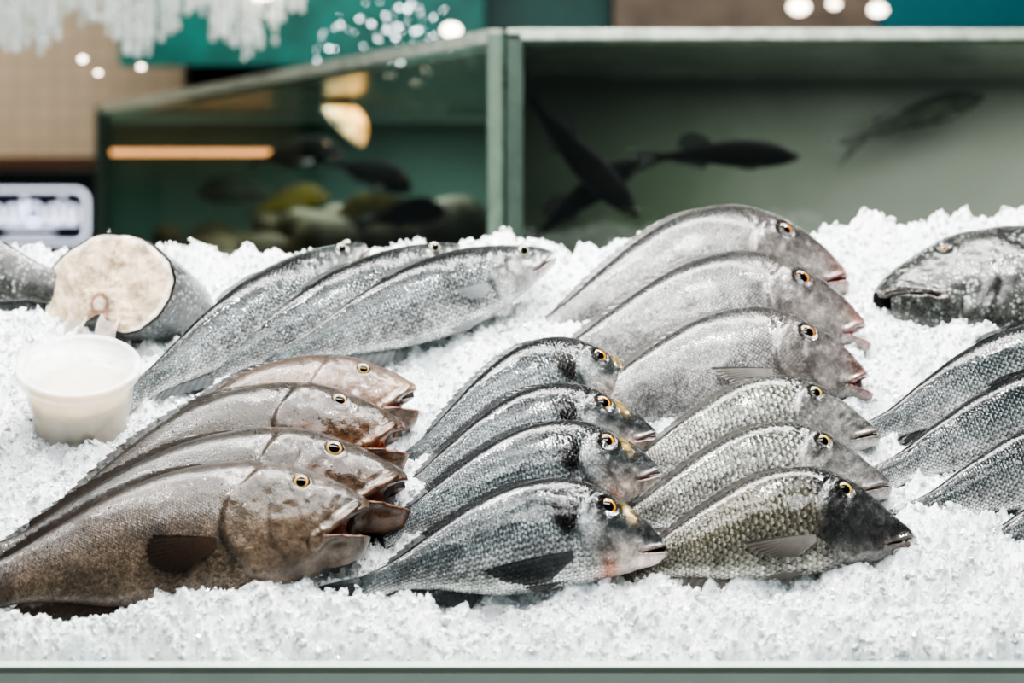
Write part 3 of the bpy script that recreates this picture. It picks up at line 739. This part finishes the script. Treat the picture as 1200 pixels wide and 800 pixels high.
box('led_reflection_bar',(-1.36,-.82,4.55,4.57,1.594,1.610),WL,lt_)  # glowing bar standing in for an LED reflection on the glass
V=[];F=[];R=np.random.RandomState(3)
for k in range(70):
    yy=3.0+R.rand()*1.5; xl_=-.045-1.355*((yy-1.8)/2.8)+.14; xx_=xl_+R.rand()*max(.05,(-.12-xl_)); zz_=1.05+R.rand()*.33
    s_=.06+.07*R.rand(); pts=ico*(1+.4*(R.rand(12,1)-.5))*s_*np.array([1.2,1,.8])+np.array([xx_,yy,zz_])
    addn=len(V); V.extend(pts.tolist()); F.extend((icf+addn).tolist())
ro=mkmesh('rocks',V,F,[plain('reef_rock','#3f3b2a',.8,0,.5,12,.6)],parent=lt_)
sd=ro.modifiers.new('s','SUBSURF'); sd.levels=1; sd.render_levels=1
def tfish(par,name,colf,x,y,z,L,ang,spn='sturgeon',flip=False,yaw=0,bend=.15):
    a=math.radians(ang); X=Vector((math.cos(a)*math.cos(math.radians(yaw)),math.sin(math.radians(yaw)),math.sin(a))).normalized()
    if flip: X.x*=-1
    Zv=Vector((0,0,1)); Y=Zv.cross(X).normalized(); Zv=X.cross(Y)
    m=Matrix.Identity(4)
    for k in range(3): m[k][0]=X[k]; m[k][1]=Y[k]; m[k][2]=Zv[k]
    m[0][3],m[1][3],m[2][3]=x,y,z
    return build_fish(name,spn,colf,MD,L,m,detail=.35,fincol=('#0c0e0b','#080a08') if colf in(c_dark,) else ('#3a3f36','#2a2e26'),bend=bend,open_fin=.08)
tfish(None,'tank_catfish',c_dark,.175,2.08,1.485,.34,-44,bend=-.15)
tfish(None,'tank_catfish',c_dark,.19,2.16,1.455,.30,33,bend=.2)
tfish(None,'tank_catfish',c_dark,.50,2.12,1.525,.31,-2)
tfish(None,'tank_catfish',c_pale,1.02,2.62,1.645,.32,17)  # paler colour stands in for water haze over this deeper fish
tfish(None,'reef_fish',c_orange,-.47,3.5,1.665,.22,-50,'bream')
tfish(None,'reef_fish',c_yel,-.62,3.6,1.44,.22,10,'bream')
tfish(None,'reef_fish',c_yel,-.40,3.3,1.42,.20,-8,'bream',True)
tfish(None,'reef_fish',c_dark,-.60,3.7,1.58,.24,5,'bream')
tfish(None,'reef_fish',c_dark,-.36,3.4,1.50,.22,-20,'bream')
tfish(None,'reef_fish',c_pale,-.90,4.1,1.47,.24,0,'bream',True)
tfish(None,'reef_fish',c_dark,-.25,3.0,1.40,.2,8,'bream')

TEAL=plain('teal_fascia_paint','#0e5f58',.4,0,.1,5,.45)
box('teal_fascia',(-1.42,-.10,5.0,5.08,1.93,3.3),TEAL)
box('teal_fascia',(1.33,2.6,5.0,5.08,2.06,3.3),plain('teal_blue_paint','#0b5f68',.4))
box('teal_fascia',(-.10,.365,5.2,5.28,1.95,3.3),plain('teal_dark','#0f4744',.4,0,.1,4,.4))
box('brown_soffit',(.37,1.32,5.0,5.3,2.02,3.3),plain('soffit_brown','#65594e',.5,0,.3,6,.4))
BEAD=plain('glowing_bead_glass','#dfe4e0',.12,0,0,20,.1,coat=1,emit=.25)  # beads get a faint glow of their own, though no lamp
V=[];F=[];R=np.random.RandomState(5)
for k in range(110):
    x_=-1.42+k*.0082+R.randn()*.004; yb=2.8+R.randn()*.06; zb=1.825+.05*math.sin(k*.19)+.06*R.rand()
    z_=3.3 if k%10==0 else 2.2
    while z_>zb:
        r_=.005+.007*R.rand(); pts=ico*r_*np.array([1,1,1.5])+np.array([x_,yb,z_]); o_=len(V); V.extend(pts.tolist()); F.extend((icf+o_).tolist()); z_-=.021
mkmesh('hanging_bead_fringe',V,F,[BEAD])
DOT=plain('fairy_light_glow','#f4fbff',.4,0,0,5,0,emit=12)
V=[];F=[]
for k in range(90):
    x_=-.52+.36*R.rand(); z_=1.76+.20*R.rand(); pts=ico*(.0012+.003*R.rand()**2)+np.array([x_,3.0+.2*R.rand(),z_]); o_=len(V); V.extend(pts.tolist()); F.extend((icf+o_).tolist())
mkmesh('fairy_light_string',V,F,[DOT])
V=[];F=[]
for (x_,y_,z_,r_) in [(-.62,2.7,1.945,.04),(-.155,2.9,1.865,.026),(-1.1,2.9,1.79,.010),(-1.06,2.9,1.755,.008),(-.95,2.9,1.77,.009),(.98,4.6,2.1,.035),(1.25,4.6,2.09,.03),(1.1,4.6,2.11,.02)]:
    pts=ico*r_*np.array([1.3,1,.9])+np.array([x_,y_,z_]); o_=len(V); V.extend(pts.tolist()); F.extend((icf+o_).tolist())
lm=mkmesh('ceiling_spotlights',V,F,[plain('lamp_glow','#fff0dc',.4,0,0,5,0,emit=7)])
sd=lm.modifiers.new('s','SUBSURF'); sd.levels=1; sd.render_levels=2

# ------------------------------------------------------------ lights
def area(name,loc,rot,sx,sy,pw,col=(1,1,1)):
    l=bpy.data.lights.new(name,'AREA'); l.shape='RECTANGLE'; l.size=sx; l.size_y=sy; l.energy=pw; l.color=col
    o=bpy.data.objects.new(name,l); SC.collection.objects.link(o); o.location=loc; o.rotation_euler=[math.radians(r) for r in rot]; return o
area('ceiling_panel_light',(0,.55,2.9),(-4,0,0),2.4,.3,96,(1,.985,.955))
area('added_highlight_strip_front',(.2,-1.2,2.8),(35,0,0),1.8,.07,26,(1,1,1))  # unseen light added so the fish flanks catch highlights
area('added_highlight_strip_mid',(.1,-.45,2.8),(18,0,0),1.8,.05,18,(1,1,1))  # second unseen strip added for highlights on the flanks
for k,x_ in enumerate((-.9,-.3,.35,1.0)):
    area('added_glint_light_%d'%k,(x_,-.1+.35*(k%2),2.5),(0,0,0),.06,.06,15,(1,.98,.95))  # small unseen lights added for glints on wet fish and ice
area('tank_light_right',(1.2,2.25,TOP-.05),(0,0,0),2.0,.4,19,(1,1,.98))
area('tank_light_left',(-.45,3.7,TOP-.06),(0,0,0),.5,1.0,18,(.93,1,.97))
area('hall_light',(-1.5,4.0,3.2),(20,0,0),2,1,60,(1,.95,.88))
area('hall_light_right',(1.3,3.9,3.2),(20,0,0),2,1,40,(1,.95,.9))
w=bpy.data.worlds.new('hall_ambient'); SC.world=w; w.use_nodes=True
bg=w.node_tree.nodes['Background']; bg.inputs[0].default_value=(.78,.87,.91,1); bg.inputs[1].default_value=.25

cam=bpy.data.cameras.new('camera'); co_=bpy.data.objects.new('camera',cam); SC.collection.objects.link(co_)
co_.location=(0,-2.2,EYE); co_.rotation_euler=(math.radians(90),0,0)
cam.sensor_width=36; cam.lens=70; cam.shift_y=-.125; cam.clip_start=.05
cam.dof.use_dof=True; cam.dof.focus_distance=2.45; cam.dof.aperture_fstop=2.8
SC.camera=co_
try: SC.view_settings.look='AgX - High Contrast'
except Exception as ex: print(ex)
print('done')
